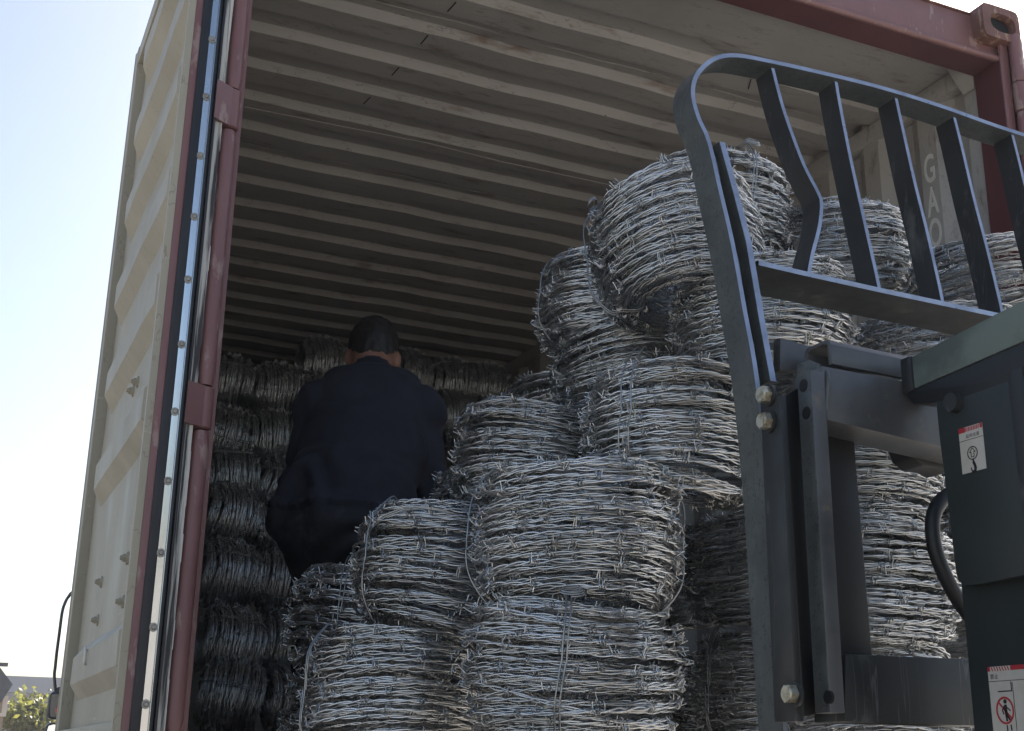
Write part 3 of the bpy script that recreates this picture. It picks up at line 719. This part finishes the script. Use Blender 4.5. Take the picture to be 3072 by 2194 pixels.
# forks reach forward under the pile
for xf in (X0+.22, X0+.74):
    box('fork', (xf-.055,-1.06,-2.262), (xf+.055,.12,-2.225), 'lift', ca, .004); box('fork_heel', (xf-.055,-1.06,-2.226), (xf+.055,-1.025,-2.17), 'lift', ca, .004)
# mast: side plates facing left, green arm running back towards the driver
ma = empty('mast', (1.2,-1.3,0)); ma.parent = fk; ma.matrix_parent_inverse = wmat(fk).inverted()
xm = aty(2838,1462,-1.17)[0]
Q = lambda u, v: atx(u, v, xm)
poly = [Q(2806,1190),Q(2820,1330),Q(2838,1462),Q(2858,1640),Q(2868,1722),Q(2876,1745),Q(2896,1757),Q(2935,1753),Q(3260,1690),Q(3260,1080)]
MB().prism(poly, (.012,0,0)).build('cover_plate', 'panelgrey', ma, bevel=.0015)
xm2 = xm+.026; Q2 = lambda u, v: atx(u, v, xm2)
e1 = Q2(2878,1700); e2 = Q2(2917,2194)
MB().prism([(xm2,e1[1],e1[2]),(xm2,e1[1],.05),(xm2,e1[1]-.55,.05),(xm2,e1[1]-.55,e1[2]+.25),(xm2,e1[1],e1[2]+.25)], (.03,0,0)).build('mast_rail', 'panelgrey', ma, bevel=.002)
e3 = Q(3046,1150)
MB().box((xm-.016,e3[1]-.03,.2),(xm-.001,e3[1]-.002,Q(3046,1120)[2])).build('mast_rail', 'lift', ma, bevel=.002)
# green arm
xg = aty(2733,1072,-1.12)[0]; G_ = lambda u, v: atx(u, v, xg)
MB().prism([G_(2733,1072),G_(3008,932),G_(3300,790),G_(3300,925),G_(3072,1023),G_(2744,1166)], (.05,0,0)).build('arm', 'green', ma, bevel=.002)
p1, p2 = G_(2733,1072), G_(2744,1166)
MB().box((xg-.004,p1[1]-.002,p2[2]-.004),(xg+.05,p1[1]+.022,p1[2]+.002)).build('arm_end', 'lift', ma, bevel=.004)
MB().prism([G_(2720,1190),G_(2722,1172),G_(2744,1169),G_(3072,1027),G_(3300,930),G_(3300,1040),G_(3040,1140),G_(2900,1190),G_(2790,1212),G_(2740,1212)], (.05,0,0)).build('arm_bracket', 'matte', ma, bevel=.002)
MB().cyl(Q(2868,1210)+np.array((.0,0,0)), Q(2868,1210)+np.array((-.012,0,0)), .016, .014, 16).build('boss', 'lift', ma, True)
hz = [aty(u,v,-1.1) for u,v in rnd([(2880,1470),(2835,1492),(2806,1530),(2797,1580),(2806,1650),(2832,1720),(2868,1790),(2910,1850)], 5)]
MB().tube(hz, .0115, 14).build('hose', 'matte', ma, True)
# warning labels on the plates, drawn with thin shapes
def sticker(corner, W_, H_, xs, draw, tilt=0.):
    """corner: top far corner on the plate x = xs; local (a, b): a towards the camera, b down, in units of the width"""
    def S(a_, b_, lift=0.):
        ca_, sa_ = math.cos(tilt), math.sin(tilt); a2 = a_*ca_-b_*sa_; b2 = a_*sa_+b_*ca_
        return (xs-.0006-lift, corner[1]-a2*W_, corner[2]-b2*W_)
    base = MB().prism([S(0,0),S(1,0),S(1,H_/W_),S(0,H_/W_)], (.0005,0,0)).build('label_plate', 'label', ma)
    def pol(pts, m, name): return MB().prism([S(a_,b_,.0004) for a_,b_ in pts], (.0003,0,0)).build(name, m, base)
    def line(pts, w_, m, name='line', closed=False):
        mb = MB(); P_ = [np.array(p, float) for p in pts]
        if closed: P_.append(P_[0])
        for i in range(len(P_)-1):
            d_ = P_[i+1]-P_[i]; L_ = np.linalg.norm(d_)
            if L_ < 1e-6: continue
            d_ /= L_; n_ = np.array((-d_[1], d_[0]))*w_/2; A_, B_ = P_[i]-d_*w_*.3, P_[i+1]+d_*w_*.3
            lf = .0004+.00003*(i % 3)
            mb.prism([S(*(A_+n_),lf), S(*(B_+n_),lf), S(*(B_-n_),lf), S(*(A_-n_),lf)], (.0003,0,0))
        return mb.build(name, m, base)
    draw(pol, line, H_/W_)
    return base
def glyphs(txt, a_, b_, size, corner, xs, W_, base, tilt=0.):
    for i, ch in enumerate(txt):
        cu = bpy.data.curves.new('glyph', 'FONT'); cu.body = ch; cu.size = size*W_; cu.align_x = 'CENTER'
        to = bpy.data.objects.new('glyph', cu); col.objects.link(to)
        dg = bpy.context.evaluated_depsgraph_get(); me = bpy.data.meshes.new_from_object(to.evaluated_get(dg)); bpy.data.objects.remove(to)
        for v in me.vertices:
            lx, ly = v.co.x/W_, v.co.y/W_; aa, bb = a_+i*size*1.12+lx, b_-ly
            v.co = (xs-.0011, corner[1]-aa*W_, corner[2]-bb*W_)
        me.update(); link('glyph', me, 'lblack', base)
circ = lambda a_, b_, r, n=28, k=1.: [(a_+r*math.cos(2*math.pi*i/n), b_+r*k*math.sin(2*math.pi*i/n)) for i in range(n)]
c1 = Q(2876,1289); w1 = abs(Q(2946,1262)[1]-c1[1]); h1 = abs(Q(2893,1423)[2]-c1[2])
def draw1(pol, line, r):
    pol([(0,0),(.27,0),(.27,.16),(0,.16)], 'lred', 'red_band'); pol([(.90,0),(1,0),(1,.15),(.90,.15)], 'lred', 'red_band')
    for i in range(9): pol([(.29+i*.068,.02),(.325+i*.068,.02),(.30+i*.068,.15),(.265+i*.068,.15)], 'lred', 'red_band')
    line([(.0,.42),(1,.42)], .014, 'lblack'); 
    line(circ(.50,.86,.20), .03, 'lblack', 'ring', True)
    line([(.5,.70),(.62,.83),(.56,.83),(.56,.98),(.44,.98),(.44,.83),(.38,.83)], .022, 'lblack', 'arrow', True)
    line([(.50,1.05),(.515,1.16)], .055, 'lblack', 'hook'); line([(.515,1.16),(.555,1.25),(.575,1.34),(.55,1.42)], .10, 'lblack', 'hook')
    line([(.55,1.42),(.49,1.455),(.44,1.43)], .085, 'lblack', 'hook'); line([(.44,1.43),(.405,1.37),(.395,1.31)], .04, 'lblack', 'hook')
b1 = sticker(c1, w1, h1, xm, draw1)
glyphs('\u8d77\u540a\u4f4d\u7f6e', .36, .35, .13, c1, xm, w1, b1)
c2 = Q2(2963,2002); w2 = .085; h2 = .15
def draw2(pol, line, r):
    pol([(0,0),(.055,0),(.055,.075),(0,.075)], 'lred', 'red_band'); pol([(.50,0),(1,0),(1,.075),(.50,.075)], 'lred', 'red_band')
    for i in range(7): pol([(.075+i*.058,.005),(.095+i*.058,.005),(.125+i*.058,.075),(.105+i*.058,.075)], 'lred', 'red_band')
    line([(0,.235),(1,.235)], .008, 'lblack'); line([(0,1.12),(1,1.12)], .008, 'lblack')
    line([(.19,.40),(.48,.40),(.48,.26)], .018, 'lblack')
    line([(.51,.27),(.51,1.1)], .01, 'lblack', 'box_line')
    line(circ(.30,.70,.175,32,1.15), .032, 'lred', 'ring', True); line([(.17,.57),(.43,.83)], .03, 'lred', 'bar')
    pol(circ(.315,.56,.036,16), 'lblack', 'figure'); pol([(.285,.61),(.345,.61),(.345,.70),(.36,.78),(.30,.80),(.285,.72)], 'lblack', 'figure')
    line([(.28,.64),(.245,.70),(.265,.755)], .024, 'lblack', 'figure'); line([(.35,.66),(.41,.705)], .02, 'lblack', 'figure')
    line([(.315,.79),(.325,.86)], .036, 'lblack', 'figure'); line([(.345,.79),(.39,.85)], .034, 'lblack', 'figure')
    line([(.315,.935),(.315,1.02)], .026, 'lblack', 'figure'); line([(.395,.93),(.405,1.01)], .026, 'lblack', 'figure')
b2 = sticker(c2, w2, h2, xm2, draw2)
glyphs('\u7981\u6b62', .09, .19, .085, c2, xm2, w2, b2); 

# ------------------------------------------------------------------ worker
def capsule(bm, a_, b_, ra, rb, sx=1., n=14):
    a_ = Vector(a_); b_ = Vector(b_); d = (b_-a_); L_ = d.length; d.normalize()
    q = d.to_track_quat('Z', 'Y').to_matrix().to_4x4(); ring = []
    for k in range(9):
        if k < 4: t = -math.pi/2+math.pi/2*k/4; r, z = ra*math.cos(t), ra*math.sin(t)
        elif k == 4: r, z = ra, 0.
        else: t = math.pi/2*(k-5)/4; r, z = rb*math.cos(t), L_+rb*math.sin(t)
        if k == 0: r = ra*.02
        if k == 8: r = rb*.38
        ring.append([bm.verts.new(a_+(q @ Vector((r*sx*math.cos(2*math.pi*i/n), r*math.sin(2*math.pi*i/n), z)))) for i in range(n)])
    for k in range(8):
        for i in range(n): bm.faces.new((ring[k][i], ring[k][(i+1)%n], ring[k+1][(i+1)%n], ring[k+1][i]))
    bm.faces.new(ring[0][::-1]); bm.faces.new(ring[-1])
def ellipsoid(bm, c, r, rx=0.):
    m = Matrix.Translation(Vector(c)) @ Matrix.Rotation(R_(rx), 4, 'X') @ Matrix.Diagonal((*r, 1))
    bmesh.ops.create_uvsphere(bm, u_segments=20, v_segments=14, radius=1, matrix=m)
HC = Vector((0,.30,1.435))                  # head centre, bowed forward
bm = bmesh.new()
ellipsoid(bm, HC, (.077,.097,.112), -28); ellipsoid(bm, HC+Vector((0,.05,-.055)), (.056,.062,.075), -28)
ellipsoid(bm, HC+Vector((0,.112,-.035)), (.014,.02,.024), 0)
for sx in (-1,1): ellipsoid(bm, HC+Vector((sx*.082,-.006,-.024)), (.011,.018,.029), -15)
capsule(bm, (0,.21,1.31), (0,.265,1.41), .064, .060)
ellipsoid(bm, (0,.135,1.185), (.192,.135,.185), -30); capsule(bm, (-.085,.165,1.27), (.085,.165,1.27), .075, .075); ellipsoid(bm, (-.015,.06,1.04), (.190,.14,.21), -20)
ellipsoid(bm, (-.055,.0,.90), (.195,.15,.17), 0); ellipsoid(bm, (-.068,-.03,.80), (.19,.16,.13), 0)
for sx in (-1,1):
    sh = (sx*.150,.14,1.185); el = (sx*.198-.006,.13,.955); wr = (sx*.14,.36,.90)
    capsule(bm, sh, el, .074, .056); capsule(bm, el, wr, .056, .036); ellipsoid(bm, sh, (.09,.09,.10))
    hd_ = Vector(wr)+Vector((-sx*.01,.075,-.01)); capsule(bm, wr, hd_, .030, .034, .8)
    for i in range(4):
        b_ = hd_+Vector(((i-1.5)*.019,.02,0)); k_ = b_+Vector((0,.034,-.012)); t_ = k_+Vector((0,.012,-.034)); r_ = .0085
        capsule(bm, b_, k_, .0095, .009, n=8); capsule(bm, k_, t_, .009, .007, n=8)
    b_ = hd_+Vector((-sx*.03,-.02,-.004)); capsule(bm, b_, b_+Vector((-sx*.022,.04,-.016)), .011, .009, n=8)
    hp = (sx*.098-.04,-.01,.82); kn = (sx*.108+.0,.05,.46); an = (sx*.11+.03,-.0,.09)
    capsule(bm, hp, kn, .098, .068); capsule(bm, kn, an, .066, .050); capsule(bm, an, (sx*.12+.03,.18,.045), .050, .042)
me = bpy.data.meshes.new('person'); bm.to_mesh(me); bm.free()
tmp = bpy.data.objects.new('person', me); col.objects.link(tmp)
md = tmp.modifiers.new('r', 'REMESH'); md.mode = 'VOXEL'; md.voxel_size = .0085; md.use_smooth_shade = True
ms = tmp.modifiers.new('s', 'SMOOTH'); ms.factor = .5; ms.iterations = 5
dg = bpy.context.evaluated_depsgraph_get(); pm = bpy.data.meshes.new_from_object(tmp.evaluated_get(dg))
bpy.data.objects.remove(tmp); pm.name = 'person'
from mathutils import noise as mnoise
nrm_ = [v.normal.copy() for v in pm.vertices]
for v in pm.vertices:                                    # creases of the loose shirt and trousers
    c = v.co.copy()
    if c.z < 1.33 and not (abs(c.x) < .24 and c.y > .34 and c.z < 1.02):
        k_ = max(0., min(1., (1.36-c.z)/.2))
        w_ = mnoise.noise(Vector((c.x*6+3, c.y*6, c.z*5)))
        f_ = math.sin((c.z*34+c.x*20+w_*7)) * (.5+.5*mnoise.noise(Vector((c.x*4, c.y*4, c.z*9+7))))
        v.co = c + nrm_[v.index]*k_*(.015*w_ + .011*f_*(1.7 if c.z < 1.02 else .7)) + nrm_[v.index]*(.016*max(0., 1-(c.z-.84)/.10) if .84 < c.z < .94 else 0.)
pm.materials.clear()
for k in ('skin','shirt','trouser','shoe'): pm.materials.append(MT[k])
nk = Vector((0,.225,1.368)); nd = Vector((0,.42,.91))
for p in pm.polygons:
    c = p.center; i_ = 1
    if (c-nk).dot(nd) > .0 and abs(c.x) < .13 and c.y > .10: i_ = 0
    elif abs(c.x) < .24 and c.y > .365 and c.z < 1.06: i_ = 0
    elif c.z < .075: i_ = 3
    elif c.z < .84: i_ = 2
    p.material_index = i_; p.use_smooth = True
head_w = atd(829*K, 778*K, 4.12); ya = R_(17.6)
wk = bpy.data.objects.new('person', pm); col.objects.link(wk)
wk.location = (head_w[0]-math.sin(ya)*HC.y, head_w[1]-math.cos(ya)*HC.y, ZR+FL); wk.rotation_euler = (0,0,-ya)
tag(wk, 'person in a dark shirt seen from behind, head bowed, among the coils', 'person')
# clothes: loose shirt hem bunched over the trousers
bm = bmesh.new(); ellipsoid(bm, HC+Vector((0,-.004,.012)), (.083,.104,.116), -28)
bmesh.ops.subdivide_edges(bm, edges=bm.edges, cuts=2, use_grid_fill=True)
rng2 = random.Random(3)
dele = [v for v in bm.verts if v.co.z-HC.z < (-.044+.03*min(1,(abs(v.co.x)/.075)**3) if v.co.y < HC.y-.03 else .004) or (v.co.y > HC.y+.055 and v.co.z < HC.z+.05)]
bmesh.ops.delete(bm, geom=dele, context='VERTS')
for v in bm.verts:
    h = (v.co-HC); k_ = .003*math.sin(h.x*140+h.y*60)*math.sin(h.y*95+h.z*70)+rng2.uniform(-.0018,.0018); v.co += h.normalized()*k_
for f in bm.faces: f.smooth = True
hm = bpy.data.meshes.new('hair'); bm.to_mesh(hm); bm.free(); hm.materials.append(MT['hair'])
ho = bpy.data.objects.new('hair', hm); col.objects.link(ho); ho.parent = wk

# ------------------------------------------------------------------ beyond the door, lower left
# the lorry that carries the container: only its mirror shows
tr = empty('lorry', (1.2, 14.2, 0)); tag(tr, 'black lorry side mirror on a tall curved arm, beyond the open door', 'lorry')
ym = 14.0
MB().tube([aty(u,v,ym) for u,v in rnd([(168,2085),(163,2030),(166,2000),(170,1960),(178,1900),(186,1840),(194,1812),(206,1790),(225,1775),(300,1768),(480,1775)],4)], .019, 10).build('mirror_arm', 'black', tr, True)
def housing(name, pts, y, dy): return MB().prism([aty(u,v,y) for u,v in pts], (0,dy,0)).build(name, 'black', tr, bevel=.02)
housing('mirror_housing', [(148,2090),(153,2079),(168,2072),(186,2070),(205,2078),(200,2162),(180,2159),(148,2157),(143,2150)], ym-.1, .18)
MB().prism([aty(u,v,ym-.104) for u,v in ((153,2092),(158,2083),(196,2084),(193,2152),(150,2150))], (0,.003,0)).build('mirror_glass', 'glass', tr)
MB().prism([aty(u,v,ym-.112) for u,v in ((166,2126),(174,2122),(174,2140),(168,2142))], (0,.004,0)).build('marker_lens', 'orange', tr)
housing('mirror_housing', [(137,2190),(140,2176),(150,2168),(200,2170),(200,2240),(135,2240)], ym-.1, .16)
MB().prism([aty(u,v,ym-.104) for u,v in ((142,2190),(146,2178),(160,2174),(190,2176),(190,2230),(140,2230))], (0,.003,0)).build('mirror_glass', 'mirror', tr)
MB().tube([aty(u,v,ym) for u,v in ((163,2080),(176,2066),(192,2062),(300,2062))], .02, 8).build('mirror_stay', 'black', tr, True)
MB().box((1.25,12.5,.9),(3.5,14.6,3.5)).build('cab', 'jamb', tr, bevel=.12)
MB().box((.3,-.0+.3,.75),(2.0,12.9,1.08)).build('chassis', 'matte', tr)
for y in (2.2,3.5,11.2,13.8):
    for x0 in (.1,1.95):
        MB().cyl((x0,y,.5),(x0+.3,y,.5),.5,.5,28).build('wheel', 'rubber', tr, True)
# long grey building
yb = 46.; A_ = aty(-420,2020,yb); B_ = aty(620,2062,yb); zt = aty(100,2032,yb)[2]
bl = empty('grey_building', (0, yb+8, 0)); tag(bl, 'long pale grey building with flat roof behind the tree', 'building')
MB().box((-34.,yb,0),(14.,yb+14,zt-.55)).build('wall', 'wall_grey', bl)
MB().box((-34.3,yb-.3,zt-.55),(14.3,yb+14.3,zt)).build('parapet', 'wall_grey', bl)
z2 = aty(100,2068,yb)[2]; MB().box((-34.05,yb-.12,z2-.1),(14.05,yb,z2+.1)).build('ledge', 'roof_grey', bl)
for u0 in (14, 62, 108, 330):
    p = aty(u0,2122,yb); q = aty(u0+26,2165,yb)
    w = MB().box((p[0],yb-.03,q[2]),(q[0],yb+.1,p[2])).build('window', 'trim', bl); MB().box((p[0]+.08,yb-.05,q[2]+.08),(q[0]-.08,yb-.02,p[2]-.08)).build('pane', 'glass', w)
# tan house with an overhanging roof at the left edge
yh = 24.; hs = empty('tan_house', tuple(aty(-60,2200,yh)*np.array((1,1,0)))); tag(hs, 'tan house with dark overhanging roof at the left edge of the photo', 'house')
ev = aty(33,2058,yh); rg = aty(-4,2008,yh); wl = aty(19,2085,yh)
MB().prism([(ev[0],yh-.5,ev[2]),(rg[0],yh-.5,rg[2]),(rg[0]-3.2,yh-.5,rg[2]+.6),(rg[0]-3.2,yh-.5,rg[2]+.4),(rg[0]-.1,yh-.5,rg[2]-.45),(wl[0]-.1,yh-.5,ev[2]-.32)], (0,7,0)).build('roof', 'roof_grey', hs)
MB().box((wl[0]-7,yh,0),(wl[0],yh+6,ev[2]-.12)).build('wall', 'wall_tan', hs)
pa, pb = aty(2,2088,yh), aty(15,2140,yh)
w = MB().box((pb[0]-.5,yh-.06,pb[2]-.06),(pb[0]+.02,yh+.05,pa[2])).build('window', 'trim', hs); MB().box((pb[0]-.45,yh-.08,pb[2]),(pb[0]-.07,yh-.05,pa[2]-.06)).build('pane', 'wall_tan', w)
MB().box((rg[0]-.6,yh-.7,rg[2]+.02),(rg[0]+.12,yh-.5,rg[2]+.08)).build('eave_board', 'roof_grey', hs)
# tree
yt = 30.; tc_ = aty(92,2190,yt); tb = np.array((tc_[0], yt, 0.))
tre = empty('leafy_tree', tuple(tb)); tag(tre, 'sunlit yellow green tree in front of the grey building', 'tree')
rt = random.Random(21); mb = MB(); tips = []
top = aty(88,2075,yt)[2]
def limb(p, d, L_, r, lev):
    q = p+d*L_; m_ = (p+q)/2+np.array((rt.uniform(-.1,.1),rt.uniform(-.1,.1),0))*L_*.5
    mb.tube([p,m_,q], [r,r*.8,r*.6], 6)
    if lev == 0: tips.append(q); tips.append(m_); return
    for _ in range(3 if lev > 1 else 4):
        nd_ = d*.75+np.array((rt.uniform(-.7,.7),rt.uniform(-.7,.7),rt.uniform(-.1,.55))); nd_ /= np.linalg.norm(nd_)
        limb(q, nd_, L_*rt.uniform(.58,.78), r*.58, lev-1)
    if lev < 3: tips.append(q)
limb(tb, np.array((0.02,0,1.)), top*.42, .13, 4)
tips = np.array(tips); sc_ = (top-.25)/tips[:,2].max(); tips = tb+(tips-tb)*sc_
mb.v = [tuple(tb+(np.array(p)-tb)*sc_) for p in mb.v]
mb.build('trunk', 'bark', tre, True)
vs = []; fs = []
for p in tips:
    for _ in range(11):
        c = p+np.array([rt.gauss(0,.17) for _ in range(3)]); s1 = rt.uniform(.05,.10)
        a_ = np.array([rt.gauss(0,1) for _ in range(3)]); a_ /= np.linalg.norm(a_); b_ = np.cross(a_, [rt.gauss(0,1) for _ in range(3)]); b_ /= np.linalg.norm(b_)+1e-9
        k = len(vs); vs += [c-a_*s1, c+b_*s1*.5, c+a_*s1, c-b_*s1*.5]; fs.append((k,k+1,k+2,k+3))
MB().add(vs, fs).build('crown', 'leaf', tre)

# ------------------------------------------------------------------ thin bluish haze over the yard, added to lift the dark interior
hzb = MB().box((-45,-30,-1),(30,70,7.5)).build('haze', None)
m = bpy.data.materials.new('fill_haze'); m.use_nodes = True; nt = m.node_tree; nt.nodes.clear()
o_ = nt.nodes.new('ShaderNodeOutputMaterial'); v_ = nt.nodes.new('ShaderNodeVolumePrincipled')
v_.inputs['Density'].default_value = .0013; v_.inputs['Color'].default_value = (.74,.84,1,1); v_.inputs['Anisotropy'].default_value = .2
nt.links.new(v_.outputs[0], o_.inputs['Volume']); hzb.data.materials.append(m); tag(hzb, kind='stuff')
scene.cycles.volume_bounces = 0
